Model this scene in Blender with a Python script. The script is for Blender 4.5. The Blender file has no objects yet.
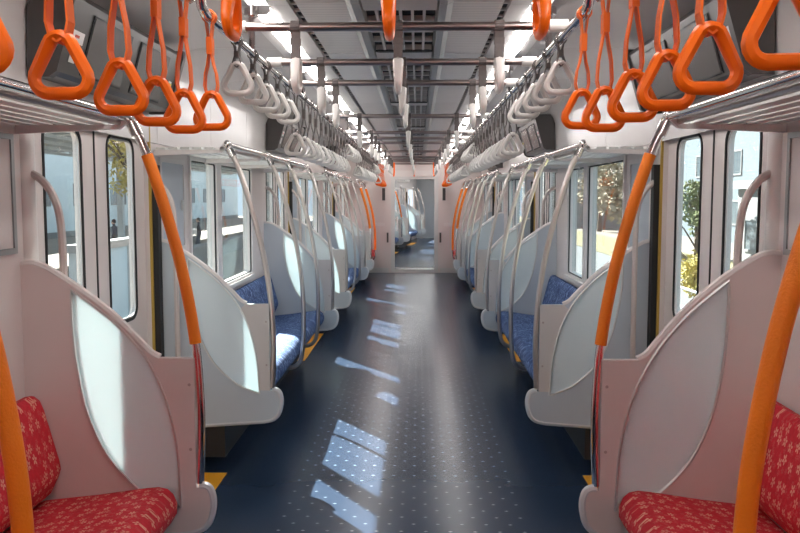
import bpy, bmesh, math, random
from mathutils import Vector, Matrix

# ------------------------------------------------------------------ camera
scene = bpy.context.scene
COL = scene.collection
FPX = 825.0                      # focal length in pixels of an 800 px wide frame
CAM = Vector((0.075, 0.0, 1.54))
VX, VY = 418.0, 197.0            # where the car's long axis vanishes
pit = math.atan((266.5 - VY) / FPX)
yaw = math.atan((VX - 400.0) / FPX * math.cos(pit))
fw = Vector((-math.sin(yaw) * math.cos(pit), math.cos(yaw) * math.cos(pit), -math.sin(pit)))
rt = Vector((math.cos(yaw), math.sin(yaw), 0))
up = rt.cross(fw)
cam = bpy.data.cameras.new('camera')
cam.sensor_width = 36.0
cam.lens = FPX / 800.0 * 36.0
cam.clip_start = 0.05
cam.clip_end = 400
cam_o = bpy.data.objects.new('camera', cam)
COL.objects.link(cam_o)
cam_o.matrix_world = Matrix(((rt.x, up.x, -fw.x, CAM.x), (rt.y, up.y, -fw.y, CAM.y), (rt.z, up.z, -fw.z, CAM.z), (0, 0, 0, 1)))
scene.camera = cam_o

# ------------------------------------------------------------------ world, sun, exposure
w = bpy.data.worlds.new('world')
scene.world = w
w.use_nodes = True
bg = w.node_tree.nodes['Background']
bg.inputs[0].default_value = (0.72, 0.86, 1.0, 1)
bg.inputs[1].default_value = 1.15
sun = bpy.data.lights.new('sun', 'SUN')
sun.energy = 30.0
sun.angle = math.radians(0.53)
sun.color = (1.0, 0.95, 0.88)
sun_o = bpy.data.objects.new('sun', sun)
COL.objects.link(sun_o)
SUN_DIR = Vector((1.0, -1.5, -1.365))        # the way the light travels
sun_o.rotation_euler = SUN_DIR.to_track_quat('-Z', 'Y').to_euler()
sun_o.location = (-20, 30, 20)
LAMP = 16.0                                   # ceiling lamps
scene.view_settings.view_transform = 'Standard'
scene.view_settings.look = 'None'
scene.view_settings.gamma = 1.0
scene.view_settings.exposure = 0.38
scene.view_settings.use_curve_mapping = False

# ------------------------------------------------------------------ helpers
random.seed(7)
T = [Matrix.Identity(4)]          # transform of the car now being built

class MB:
    def __init__(s):
        s.v = []; s.f = []
    def add(s, vs, fs):
        n = len(s.v); s.v += [tuple(p) for p in vs]; s.f += [tuple(i + n for i in f) for f in fs]; return s
    def box(s, x0, x1, y0, y1, z0, z1):
        return s.add([(x0, y0, z0), (x1, y0, z0), (x1, y1, z0), (x0, y1, z0), (x0, y0, z1), (x1, y0, z1), (x1, y1, z1), (x0, y1, z1)],
                     [(0, 3, 2, 1), (4, 5, 6, 7), (0, 1, 5, 4), (1, 2, 6, 5), (2, 3, 7, 6), (3, 0, 4, 7)])
    def prism_y(s, poly, y0, y1):             # poly of (x, z), convex or nearly so
        n = len(poly)
        vs = [(x, y0, z) for x, z in poly] + [(x, y1, z) for x, z in poly]
        return s.add(vs, [(i, (i + 1) % n, n + (i + 1) % n, n + i) for i in range(n)] + [tuple(range(n))[::-1], tuple(range(n, 2 * n))])
    def strip_y(s, prof, ys, thick):          # open profile swept along y with thickness
        out = []
        for i, (x, z) in enumerate(prof):
            a = prof[max(0, i - 1)]; b = prof[min(len(prof) - 1, i + 1)]
            dx, dz = b[0] - a[0], b[1] - a[1]; l = math.hypot(dx, dz) or 1
            out.append((x - dz / l * thick, z + dx / l * thick))
        return s.prism_y(list(prof) + out[::-1], ys[0], ys[1])
    def tube(s, path, r, seg=8, closed=False, cap=True):
        P = [Vector(p) for p in path]; n = len(P)
        rings = []; prev = None
        for i in range(n):
            if closed:
                t = P[(i + 1) % n] - P[i - 1]
            else:
                t = P[min(n - 1, i + 1)] - P[max(0, i - 1)]
            t.normalize()
            if prev is None:
                a = Vector((0, 0, 1)) if abs(t.z) < .9 else Vector((0, 1, 0))
                nn = a.cross(t).normalized()
            else:
                nn = (prev - t * prev.dot(t))
                nn = nn.normalized() if nn.length > 1e-6 else prev
            prev = nn; bb = t.cross(nn)
            rr = r[i] if isinstance(r, (list, tuple)) else r
            rings.append([P[i] + (nn * math.cos(2 * math.pi * k / seg) + bb * math.sin(2 * math.pi * k / seg)) * rr for k in range(seg)])
        vs = [p for ring in rings for p in ring]; fs = []
        m = n if closed else n - 1
        for i in range(m):
            j = (i + 1) % n
            for k in range(seg):
                l = (k + 1) % seg
                fs.append((i * seg + k, i * seg + l, j * seg + l, j * seg + k))
        if not closed and cap:
            fs.append(tuple(range(seg))[::-1]); fs.append(tuple((n - 1) * seg + k for k in range(seg)))
        return s.add(vs, fs)
    def ribbon(s, path, width, thick):        # path in (x, z), ribbon width along y
        for a, b in zip(path[:-1], path[1:]):
            d = Vector((b[0] - a[0], b[1] - a[1])); l = d.length or 1; nx, nz = -d.y / l * thick / 2, d.x / l * thick / 2
            q = [(a[0] + nx, a[1] + nz), (b[0] + nx, b[1] + nz), (b[0] - nx, b[1] - nz), (a[0] - nx, a[1] - nz)]
            s.prism_y(q, -width / 2, width / 2)
        return s
    def ball(s, c, r, seg=8, rings=6, sc=(1, 1, 1)):
        vs = [(c[0], c[1], c[2] + r * sc[2])]
        for i in range(1, rings):
            a = math.pi * i / rings
            for k in range(seg):
                b = 2 * math.pi * k / seg
                vs.append((c[0] + r * sc[0] * math.sin(a) * math.cos(b), c[1] + r * sc[1] * math.sin(a) * math.sin(b), c[2] + r * sc[2] * math.cos(a)))
        vs.append((c[0], c[1], c[2] - r * sc[2])); L = len(vs) - 1; fs = []
        for k in range(seg):
            fs.append((0, 1 + k, 1 + (k + 1) % seg)); fs.append((L, L - seg + (k + 1) % seg, L - seg + k))
        for i in range(rings - 2):
            for k in range(seg):
                a = 1 + i * seg + k; b = 1 + i * seg + (k + 1) % seg
                fs.append((a, a + seg, b + seg, b))
        return s.add(vs, fs)
    def plate(s, outer, holes, a0, a1, axis='y'):
        """flat plate with holes; loops of (u, v); axis y -> (u, a, v), axis x -> (a, u, v)"""
        bm = bmesh.new(); es = []
        for loop in [outer] + holes:
            vs = [bm.verts.new((p[0], 0, p[1])) for p in loop]
            es += [bm.edges.new((vs[i], vs[(i + 1) % len(vs)])) for i in range(len(vs))]
        bmesh.ops.triangle_fill(bm, edges=es, use_beauty=True)
        bm.verts.index_update()
        base = [v.co.copy() for v in bm.verts]; tris = [[v.index for v in f.verts] for f in bm.faces]
        bedges = [(e.verts[0].index, e.verts[1].index) for e in bm.edges if len(e.link_faces) == 1]
        bm.free(); n = len(base)
        def pt(p, a): return (p.x, a, p.z) if axis == 'y' else (a, p.x, p.z)
        vs = [pt(p, a0) for p in base] + [pt(p, a1) for p in base]
        fs = [tuple(t) for t in tris] + [tuple(i + n for i in t[::-1]) for t in tris] + [(a, b, b + n, a + n) for a, b in bedges]
        return s.add(vs, fs)
    def mesh(s, name, mat, smooth=False):
        me = bpy.data.meshes.new(name)
        bm = bmesh.new()
        bv = [bm.verts.new(p) for p in s.v]
        for f in s.f:
            try: bm.faces.new([bv[i] for i in f])
            except ValueError: pass
        bmesh.ops.recalc_face_normals(bm, faces=bm.faces)
        bm.to_mesh(me); bm.free()
        if mat: me.materials.append(mat)
        if smooth:
            for p in me.polygons: p.use_smooth = True
            try: me.set_sharp_from_angle(angle=math.radians(42))
            except Exception: pass
        return me
    def build(s, name, mat, parent=None, smooth=False):
        return link(name, s.mesh(name, mat, smooth), parent)

def link(name, me, parent=None, loc=None):
    o = bpy.data.objects.new(name, me); COL.objects.link(o)
    if parent is not None:
        o.parent = parent
        if loc: o.location = loc
    else:
        o.matrix_world = T[0] @ Matrix.Translation(loc or (0, 0, 0))
    return o

def tag(o, label=None, cat=None, group=None, kind=None):
    if label: o['label'] = label
    if cat: o['category'] = cat
    if group: o['group'] = group
    if kind: o['kind'] = kind
    return o

def empty(name, loc=(0, 0, 0), label=None, cat=None, group=None, kind=None, rz=0):
    o = bpy.data.objects.new(name, None); COL.objects.link(o)
    o.empty_display_size = .1
    o.matrix_world = T[0] @ Matrix.Translation(loc) @ Matrix.Rotation(rz, 4, 'Z')
    return tag(o, label, cat, group, kind)

def struct(name, mb, mat, label=None, cat=None):
    return tag(mb.build(name, mat), label, cat, kind='structure')

CACHE = {}
def shared(key, fn):
    if key not in CACHE: CACHE[key] = fn()
    return CACHE[key]

def spline(pts, k=6):
    out = []; n = len(pts)
    for i in range(n - 1):
        p0 = pts[max(0, i - 1)]; p1 = pts[i]; p2 = pts[i + 1]; p3 = pts[min(n - 1, i + 2)]
        for j in range(k):
            t = j / k
            out.append(tuple(.5 * (2 * b + (c - a) * t + (2 * a - 5 * b + 4 * c - d) * t * t + (3 * b - a - 3 * c + d) * t ** 3) for a, b, c, d in zip(p0, p1, p2, p3)))
    out.append(tuple(pts[-1])); return out

def round_rect(u0, u1, v0, v1, r, k=5):
    out = []
    for cu, cv, a0 in ((u1 - r, v1 - r, 0), (u0 + r, v1 - r, 90), (u0 + r, v0 + r, 180), (u1 - r, v0 + r, 270)):
        for i in range(k + 1):
            a = math.radians(a0 + 90 * i / k); out.append((cu + r * math.cos(a), cv + r * math.sin(a)))
    return out

ORD = ['first', 'second', 'third', 'fourth', 'fifth', 'sixth', 'seventh', 'eighth', 'ninth', 'tenth', 'eleventh', 'twelfth', 'thirteenth',
       'fourteenth', 'fifteenth', 'sixteenth', 'seventeenth', 'eighteenth', 'nineteenth', 'twentieth'] 
def ordw(i):                                   # 0-based
    if i < 20: return ORD[i]
    tens = {2: 'twenty', 3: 'thirty', 4: 'forty'}[(i + 1) // 10]
    if (i + 1) % 10 == 0: return {'twenty': 'twentieth', 'thirty': 'thirtieth', 'forty': 'fortieth'}[tens]
    return tens + '-' + ORD[(i + 1) % 10 - 1]
SIDE = {-1: 'left', 1: 'right'}

# ------------------------------------------------------------------ materials
MATS = {}
def mat(name, col, rough=.5, metal=0.0, var=.06, scale=6.0, bump=0.0, coat=0.0, spec=.5):
    if name in MATS: return MATS[name]
    m = bpy.data.materials.new(name); m.use_nodes = True
    nt = m.node_tree; b = nt.nodes['Principled BSDF']
    b.inputs['Roughness'].default_value = rough; b.inputs['Metallic'].default_value = metal
    b.inputs['Specular IOR Level'].default_value = spec
    b.inputs['Coat Weight'].default_value = coat
    tc = nt.nodes.new('ShaderNodeTexCoord'); no = nt.nodes.new('ShaderNodeTexNoise')
    no.inputs['Scale'].default_value = scale; no.inputs['Detail'].default_value = 3
    nt.links.new(tc.outputs['Object'], no.inputs['Vector'])
    ra = nt.nodes.new('ShaderNodeMix'); ra.data_type = 'RGBA'
    ra.inputs[6].default_value = tuple(max(0, c * (1 - var)) for c in col) + (1,)
    ra.inputs[7].default_value = tuple(min(1, c * (1 + var)) for c in col) + (1,)
    nt.links.new(no.outputs['Fac'], ra.inputs[0]); nt.links.new(ra.outputs[2], b.inputs['Base Color'])
    if bump:
        bu = nt.nodes.new('ShaderNodeBump'); bu.inputs['Strength'].default_value = bump; bu.inputs['Distance'].default_value = .01
        nt.links.new(no.outputs['Fac'], bu.inputs['Height']); nt.links.new(bu.outputs[0], b.inputs['Normal'])
    MATS[name] = m; return m

def mnode(nt, op, a, b=None, c=None):
    n = nt.nodes.new('ShaderNodeMath'); n.operation = op
    for i, v in enumerate((a, b, c)):
        if v is None: continue
        if isinstance(v, (int, float)): n.inputs[i].default_value = v
        else: nt.links.new(v, n.inputs[i])
    return n.outputs[0]

def emit(name, col, strength):
    m = bpy.data.materials.new(name); m.use_nodes = True; nt = m.node_tree
    b = nt.nodes['Principled BSDF']; b.inputs['Base Color'].default_value = (.9, .9, .9, 1)
    b.inputs['Emission Color'].default_value = col + (1,); b.inputs['Emission Strength'].default_value = strength
    return m

def glass(name, tint):
    m = bpy.data.materials.new(name); m.use_nodes = True; nt = m.node_tree
    nt.nodes.remove(nt.nodes['Principled BSDF']); out = nt.nodes['Material Output']
    t = nt.nodes.new('ShaderNodeBsdfTransparent'); t.inputs[0].default_value = tint + (1,)
    g = nt.nodes.new('ShaderNodeBsdfGlossy'); g.inputs['Roughness'].default_value = .02
    lw = nt.nodes.new('ShaderNodeLayerWeight')
    fr = mnode(nt, 'MULTIPLY_ADD', mnode(nt, 'POWER', lw.outputs['Facing'], 5.0), .6, .025)
    mx = nt.nodes.new('ShaderNodeMixShader')
    nt.links.new(fr, mx.inputs[0]); nt.links.new(t.outputs[0], mx.inputs[1]); nt.links.new(g.outputs[0], mx.inputs[2])
    nt.links.new(mx.outputs[0], out.inputs[0]); return m

def frosted(name, col):
    m = bpy.data.materials.new(name); m.use_nodes = True; nt = m.node_tree
    nt.nodes.remove(nt.nodes['Principled BSDF']); out = nt.nodes['Material Output']
    d = nt.nodes.new('ShaderNodeBsdfDiffuse'); d.inputs[0].default_value = col + (1,)
    tl = nt.nodes.new('ShaderNodeBsdfTranslucent'); tl.inputs[0].default_value = col + (1,)
    tr = nt.nodes.new('ShaderNodeBsdfTransparent'); tr.inputs[0].default_value = (.85, .95, .97, 1)
    g = nt.nodes.new('ShaderNodeBsdfGlossy'); g.inputs['Roughness'].default_value = .15
    m1 = nt.nodes.new('ShaderNodeMixShader'); m1.inputs[0].default_value = .24
    m2 = nt.nodes.new('ShaderNodeMixShader'); m2.inputs[0].default_value = .12
    m3 = nt.nodes.new('ShaderNodeMixShader'); m3.inputs[0].default_value = .05
    L = nt.links.new
    L(d.outputs[0], m1.inputs[1]); L(tl.outputs[0], m1.inputs[2]); L(m1.outputs[0], m2.inputs[1]); L(tr.outputs[0], m2.inputs[2])
    L(m2.outputs[0], m3.inputs[1]); L(g.outputs[0], m3.inputs[2]); L(m3.outputs[0], out.inputs[0]); return m

def floor_mat():
    m = mat('floor_vinyl', (.023, .040, .074), .25, 0, .12, 2.5, spec=.20); nt = m.node_tree; L = nt.links.new
    b = nt.nodes['Principled BSDF']; tc = nt.nodes.new('ShaderNodeTexCoord'); sx = nt.nodes.new('ShaderNodeSeparateXYZ')
    L(tc.outputs['Object'], sx.inputs[0]); X, Y = sx.outputs[0], sx.outputs[1]
    PX, PY = .114, .085
    row = mnode(nt, 'FLOOR', mnode(nt, 'DIVIDE', Y, PY))
    fy = mnode(nt, 'SUBTRACT', mnode(nt, 'FRACT', mnode(nt, 'DIVIDE', Y, PY)), .5)
    off = mnode(nt, 'MULTIPLY', mnode(nt, 'MODULO', mnode(nt, 'ADD', row, 100), 2.0), .5)
    fx = mnode(nt, 'SUBTRACT', mnode(nt, 'FRACT', mnode(nt, 'ADD', mnode(nt, 'DIVIDE', X, PX), off)), .5)
    ex = mnode(nt, 'DIVIDE', mnode(nt, 'MULTIPLY', fx, PX), .011)
    ey = mnode(nt, 'DIVIDE', mnode(nt, 'MULTIPLY', fy, PY), .0065)
    d = mnode(nt, 'ADD', mnode(nt, 'ABSOLUTE', ex), mnode(nt, 'ABSOLUTE', ey))
    dot = mnode(nt, 'MULTIPLY', mnode(nt, 'LESS_THAN', d, 1.0), mnode(nt, 'LESS_THAN', mnode(nt, 'ABSOLUTE', X), .58))
    mx = nt.nodes.new('ShaderNodeMix'); mx.data_type = 'RGBA'
    src = b.inputs['Base Color'].links[0].from_socket
    L(dot, mx.inputs[0]); L(src, mx.inputs[6]); mx.inputs[7].default_value = (.22, .28, .34, 1)
    L(mx.outputs[2], b.inputs['Base Color']); return m

def seat_coords(nt):
    tc = nt.nodes.new('ShaderNodeTexCoord'); sx = nt.nodes.new('ShaderNodeSeparateXYZ')
    nt.links.new(tc.outputs['Object'], sx.inputs[0])
    ax = mnode(nt, 'ABSOLUTE', sx.outputs[0])
    v = mnode(nt, 'SUBTRACT', sx.outputs[2], ax)
    return sx.outputs[1], v

def red_fabric():
    m = mat('red_blossom_moquette', (.60, .014, .030), .85, 0, .2, 60, .25); nt = m.node_tree; L = nt.links.new
    b = nt.nodes['Principled BSDF']; U, V = seat_coords(nt)
    cb = nt.nodes.new('ShaderNodeCombineXYZ'); L(U, cb.inputs[0]); L(V, cb.inputs[1])
    def layer(scale, seed):
        sc = nt.nodes.new('ShaderNodeVectorMath'); sc.operation = 'MULTIPLY_ADD'
        sc.inputs[1].default_value = (scale,) * 3; sc.inputs[2].default_value = (seed, seed * .7, 0); L(cb.outputs[0], sc.inputs[0])
        vo = nt.nodes.new('ShaderNodeTexVoronoi'); vo.voronoi_dimensions = '2D'; vo.inputs['Scale'].default_value = 1; vo.inputs['Randomness'].default_value = .75
        L(sc.outputs[0], vo.inputs['Vector'])
        df = nt.nodes.new('ShaderNodeVectorMath'); df.operation = 'SUBTRACT'; L(sc.outputs[0], df.inputs[0]); L(vo.outputs['Position'], df.inputs[1])
        s2 = nt.nodes.new('ShaderNodeSeparateXYZ'); L(df.outputs[0], s2.inputs[0])
        ang = mnode(nt, 'ARCTAN2', s2.outputs[1], s2.outputs[0])
        s3 = nt.nodes.new('ShaderNodeSeparateColor'); L(vo.outputs['Color'], s3.inputs[0])
        pet = mnode(nt, 'ABSOLUTE', mnode(nt, 'COSINE', mnode(nt, 'ADD', mnode(nt, 'MULTIPLY', ang, 2.5), mnode(nt, 'MULTIPLY', s3.outputs[0], 6.0))))
        rad = mnode(nt, 'MULTIPLY_ADD', pet, .26, .06)
        ins = mnode(nt, 'LESS_THAN', vo.outputs['Distance'], rad)
        core = mnode(nt, 'GREATER_THAN', vo.outputs['Distance'], .07)
        return mnode(nt, 'MULTIPLY', ins, core), s3.outputs[1]
    a, r = layer(23, 1.3); c, _ = layer(38, 7.7)
    mx = nt.nodes.new('ShaderNodeMix'); mx.data_type = 'RGBA'; src = b.inputs['Base Color'].links[0].from_socket
    L(mnode(nt, 'MULTIPLY', c, .35), mx.inputs[0]); L(src, mx.inputs[6]); mx.inputs[7].default_value = (.62, .16, .14, 1)
    m2 = nt.nodes.new('ShaderNodeMix'); m2.data_type = 'RGBA'
    L(mnode(nt, 'MULTIPLY', a, mnode(nt, 'MULTIPLY_ADD', r, .4, .45)), m2.inputs[0]); L(mx.outputs[2], m2.inputs[6]); m2.inputs[7].default_value = (.78, .42, .30, 1)
    L(m2.outputs[2], b.inputs['Base Color']); return m

def blue_fabric():
    m = mat('blue_moquette', (.026, .062, .185), .85, 0, .2, 60, .25); nt = m.node_tree; L = nt.links.new
    b = nt.nodes['Principled BSDF']; U, V = seat_coords(nt)
    cb = nt.nodes.new('ShaderNodeCombineXYZ'); L(mnode(nt, 'MULTIPLY', U, 1.0), cb.inputs[0]); L(V, cb.inputs[1])
    no = nt.nodes.new('ShaderNodeTexNoise'); no.inputs['Scale'].default_value = 11; no.inputs['Detail'].default_value = 1; no.inputs['Distortion'].default_value = 1.5
    L(cb.outputs[0], no.inputs['Vector'])
    band = mnode(nt, 'ABSOLUTE', mnode(nt, 'SUBTRACT', mnode(nt, 'FRACT', mnode(nt, 'MULTIPLY', no.outputs['Fac'], 7.0)), .5))
    ln = mnode(nt, 'LESS_THAN', band, .13)
    mx = nt.nodes.new('ShaderNodeMix'); mx.data_type = 'RGBA'; src = b.inputs['Base Color'].links[0].from_socket
    L(mnode(nt, 'MULTIPLY', ln, .8), mx.inputs[0]); L(src, mx.inputs[6]); mx.inputs[7].default_value = (.22, .34, .60, 1)
    L(mx.outputs[2], b.inputs['Base Color']); return m

def stripe_mat(name, col, col2, axis, period, rough, metal=0.0):
    m = mat(name, col, rough, metal, .05, 8); nt = m.node_tree; L = nt.links.new
    b = nt.nodes['Principled BSDF']; tc = nt.nodes.new('ShaderNodeTexCoord'); sx = nt.nodes.new('ShaderNodeSeparateXYZ')
    L(tc.outputs['Object'], sx.inputs[0])
    s = mnode(nt, 'LESS_THAN', mnode(nt, 'FRACT', mnode(nt, 'DIVIDE', sx.outputs[axis], period)), .3)
    mx = nt.nodes.new('ShaderNodeMix'); mx.data_type = 'RGBA'; src = b.inputs['Base Color'].links[0].from_socket
    L(s, mx.inputs[0]); L(src, mx.inputs[6]); mx.inputs[7].default_value = col2 + (1,)
    L(mx.outputs[2], b.inputs['Base Color']); return m

WALL = mat('wall_panel', (.70, .635, .615), .28, 0, .03, 3)
COVE = mat('cove_panel', (.70, .665, .655), .22, 0, .03, 3)
PANEL = mat('partition_panel', (.50, .55, .60), .38, 0, .03, 4)
PANEL_BOUNCE = mat('partition_panel_red_bounce', (.69, .61, .59), .38, 0, .03, 4)  # light grey panel with red bounce from the seats put into its colour
PLATE = mat('partition_front_plate', (.62, .58, .56), .38, 0, .03, 4)
EDGE = mat('partition_edge', (.74, .70, .68), .35, 0, .03, 4)
FAIR = mat('fairing', (.62, .635, .66), .35, 0, .03, 4)
FROST = frosted('frosted_glass', (.86, .93, .94))
PANE = glass('window_glass', (.88, .935, .94))
DOORPANE = glass('door_glass', (.89, .935, .94))
CLEAR = glass('clear_glass', (.96, .97, .97))
STEEL = mat('satin_steel', (.60, .55, .52), .3, 1, .05, 20)
CHROME = mat('chrome', (.74, .70, .69), .10, 1, .03, 20)
BARMET = mat('brushed_bar', (.46, .39, .37), .28, 1, .05, 20)
ALU = mat('aluminium', (.66, .66, .65), .4, .7, .05, 20)
GASKET = mat('black_rubber', (.012, .012, .013), .6, 0, .2, 10)
DARK = mat('dark_recess', (.01, .01, .011), .8, 0, .2, 10)
ORANGE = mat('orange_plastic', (1.0, .165, .003), .34, 0, .03, 20, spec=.4)
GRIP = mat('orange_grip', (1.0, .235, .006), .5, 0, .08, 180, .3)
WHITEPL = mat('white_plastic', (.72, .69, .66), .35, 0, .04, 20)
BELT = mat('grey_belt', (.13, .11, .105), .6, 0, .12, 60)
ORBELT = mat('orange_belt', (.98, .16, .006), .55, 0, .1, 60)
YELLOW = mat('yellow_mark', (.80, .36, .02), .5, 0, .06, 10)
YEDGE = mat('yellow_edge', (.45, .29, .05), .5, 0, .06, 10)
LCDBODY = mat('display_housing', (.075, .068, .066), .3, .2, .1, 10)
LCDFACE = mat('display_face', (.075, .068, .066), .3, .2, .06, 6)
SCREEN = mat('screen_off', (.13, .12, .118), .2, .1, .05, 4)
STICK = mat('sticker', (.85, .83, .82), .5, 0, .04, 10)
STICKR = mat('sticker_red', (.75, .12, .08), .5, 0, .04, 10)
STICKY = mat('sticker_yellow', (.85, .65, .08), .5, 0, .04, 10)
CEIL = stripe_mat('ceiling_panel', (.74, .74, .73), (.62, .63, .63), 1, .045, .3, .1)
CEILW = mat('ceiling_trim', (.52, .50, .49), .35, .1, .05, 8)
CEILD = mat('ceiling_channel', (.36, .38, .385), .35, .4, .06, 8)
LIGHT = emit('lamp_tube', (1.0, .955, .93), LAMP)
RED = red_fabric(); BLUE = blue_fabric(); FLOOR = floor_mat()
HEATER = mat('heater_box', (.02, .021, .024), .6, .1, .1, 10)
RUBBER = mat('bellows', (.18, .18, .19), .8, 0, .1, 10)

# ------------------------------------------------------------------ car layout (metres; y runs down the car)
WX = 1.36; WO = 1.43; CZ = 2.31
DOORS = [3.71, 8.43, 13.15]
PART = .76
Y0, Y1 = -.6, 16.75
DW, DH = .67, 1.95
BAYS = [(Y0, DOORS[0] - PART), (DOORS[0] + PART, DOORS[1] - PART), (DOORS[1] + PART, DOORS[2] - PART), (DOORS[2] + PART, Y1)]
WZ0, WZ1 = .87, 1.80
DNAME = ['nearest', 'middle', 'farthest']
BNAME = ['nearest', 'second', 'third', 'farthest']
wn = [0]; dn = [0]

def win_range(bi):
    a, b = BAYS[bi]
    if bi in (1, 2): return a + .67, a + 2.60
    if bi == 3: return a + .67, a + 2.2
    return None

def side_wall(s, nm, ndoor, yend, far_window=True):
    mb = MB(); X0, X1 = sorted((s * WX, s * WO))
    def B(y0, y1, z0, z1): mb.box(X0, X1, y0, min(y1, yend), z0, z1)
    y = Y0
    for i, c in enumerate(DOORS[:ndoor] + [None]):
        e = (c - DW) if c is not None else yend
        wr = win_range(i)
        if wr and wr[1] < yend:
            B(y, e, 0, WZ0); B(y, e, WZ1, 2.36); B(y, wr[0], WZ0, WZ1); B(wr[1], e, WZ0, WZ1)
        else:
            B(y, e, 0, 2.36)
        if c is not None:
            B(c - DW, c + DW, DH, 2.36); y = c + DW
    o = struct('wall_' + SIDE[s] if not nm else 'wall_%s' % SIDE[s], mb, WALL, nm + 'pale pinkish-white %s side wall of the carriage' % SIDE[s], 'wall')
    return o

def window(s, y0, y1, narrow_near, nm):
    wn[0] += 1
    e = empty('window_%d' % wn[0], (s * 1.39, (y0 + y1) / 2, WZ0), nm, 'window', kind='structure')
    L = y1 - y0; h = WZ1 - WZ0
    ym = (-L / 2 + .68) if narrow_near else (L / 2 - .68)
    m0, m1 = (ym, ym + .14) if narrow_near else (ym - .14, ym)
    fx = (-.045, .03) if s > 0 else (-.03, .045)
    MB().plate([(-L / 2, 0), (L / 2, 0), (L / 2, h), (-L / 2, h)], [round_rect(-L / 2 + .03, m0, .03, h - .03, .02), round_rect(m1, L / 2 - .03, .03, h - .03, .02)], fx[0], fx[1], 'x').build('window_frame', EDGE, e)
    gx = 0.0
    for a, b in ((-L / 2 + .03, m0), (m1, L / 2 - .03)):
        MB().box(gx - .003, gx + .003, a, b, .03, h - .03).build('pane', PANE, e)
        ins = -s * .03
        MB().tube([(ins, p[0], p[1]) for p in round_rect(a + .004, b - .004, .034, h - .034, .02)], .006, 5, True).build('gasket', GASKET, e)
    MB().box(-s * .05 - .012, -s * .05 + .012, -L / 2, L / 2, -.02, .012).build('window_sill', EDGE, e)

def door(s, c, nm):
    dn[0] += 1
    e = empty('door_%d' % dn[0], (s * 1.40, c, 0), nm, 'door', kind='structure')
    for k, (a, b, wa, wb) in enumerate(((-DW, -.004, -.51, -.15), (.004, DW, .15, .51))):
        hole = round_rect(wa, wb, .92, 1.83, .065)
        lf = MB().plate([(a, .01), (b, .01), (b, DH), (a, DH)], [hole], -.016, .016, 'x').build('door_leaf', WALL, e)
        MB().plate(hole, [], -.004, .004, 'x').build('pane', DOORPANE, lf)
        MB().tube([(-s * .016, p[0], p[1]) for p in hole], .008, 6, True).build('gasket', GASKET, lf)
        MB().tube([(-s * .012, p[0], p[1]) for p in round_rect(wa + .012, wb - .012, .932, 1.818, .055)], .005, 5, True).build('inner_trim', ALU, lf)
    MB().box(-.02, .02, -.006, .006, .01, DH - .01).build('door_seal', GASKET, e)
    for k in (1,):
        y = k * (DW + .010)
        xx = sorted((-s * .052, -s * .04))
        MB().box(xx[0], xx[1], y - .008, y + .008, .02, DH).build('yellow_edge_strip', YEDGE, e)
        y = k * (DW + .046)
        MB().box(xx[0] - (.03 if s > 0 else 0), xx[1] + (0 if s > 0 else .03), y - .026, y + .026, .02, 1.71).build('black_jamb_strip', GASKET, e)
    xx = sorted((-s * .04, s * .03))
    MB().box(xx[0], xx[1], -DW, DW, DH, DH + .035).build('door_head', ALU, e)
    xx = sorted((-s * .04, -s * .41))
    sl = MB().box(xx[0], xx[1], -DW - .1, DW + .1, .001, .0035)
    sl.build('yellow_floor_strip', YELLOW, e)
    xx = sorted((-s * .04, s * .03))
    MB().box(xx[0], xx[1], -DW, DW, 0, .006).build('door_sill', ALU, e)

# ---- seat-end partitions
def outline(s, topz):
    k = (topz - 1.305)
    up_ = spline([(WX, topz - .008), (1.29, 1.292 + .95 * k), (1.168, 1.217 + .9 * k), (1.043, 1.122 + .55 * k), (.95, 1.030 + .2 * k), (.90, .976), (.865, .957)], 4)
    return [(s * x, z) for x, z in up_]
LEAF_U = [(1.178, 1.206), (1.05, 1.110), (.962, 1.022), (.908, .950), (.862, .86), (.827, .745), (.805, .62), (.796, .46)]
LEAF_L = [(.796, .46), (.87, .487), (.945, .530), (1.05, .635), (1.125, .790), (1.163, .95), (1.178, 1.08), (1.178, 1.206)]
LEAF_UA = LEAF_U[:-2] + [(.803, .60), (.796, .40)]
LEAF_LA = [(.796, .40), (.87, .42), (.955, .470), (1.06, .588), (1.13, .745), (1.165, .92), (1.178, 1.08), (1.178, 1.206)]
def leaf(s, topz, low):
    k = topz - 1.305
    u = spline(LEAF_UA if low else LEAF_U, 4); l = spline(LEAF_LA if low else LEAF_L, 4)
    pts = u[:-1] + l[:-1]
    return [(s * x, z + (k * .9 * max(0, z - .95) / .25 if k else 0)) for x, z in pts]
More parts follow.
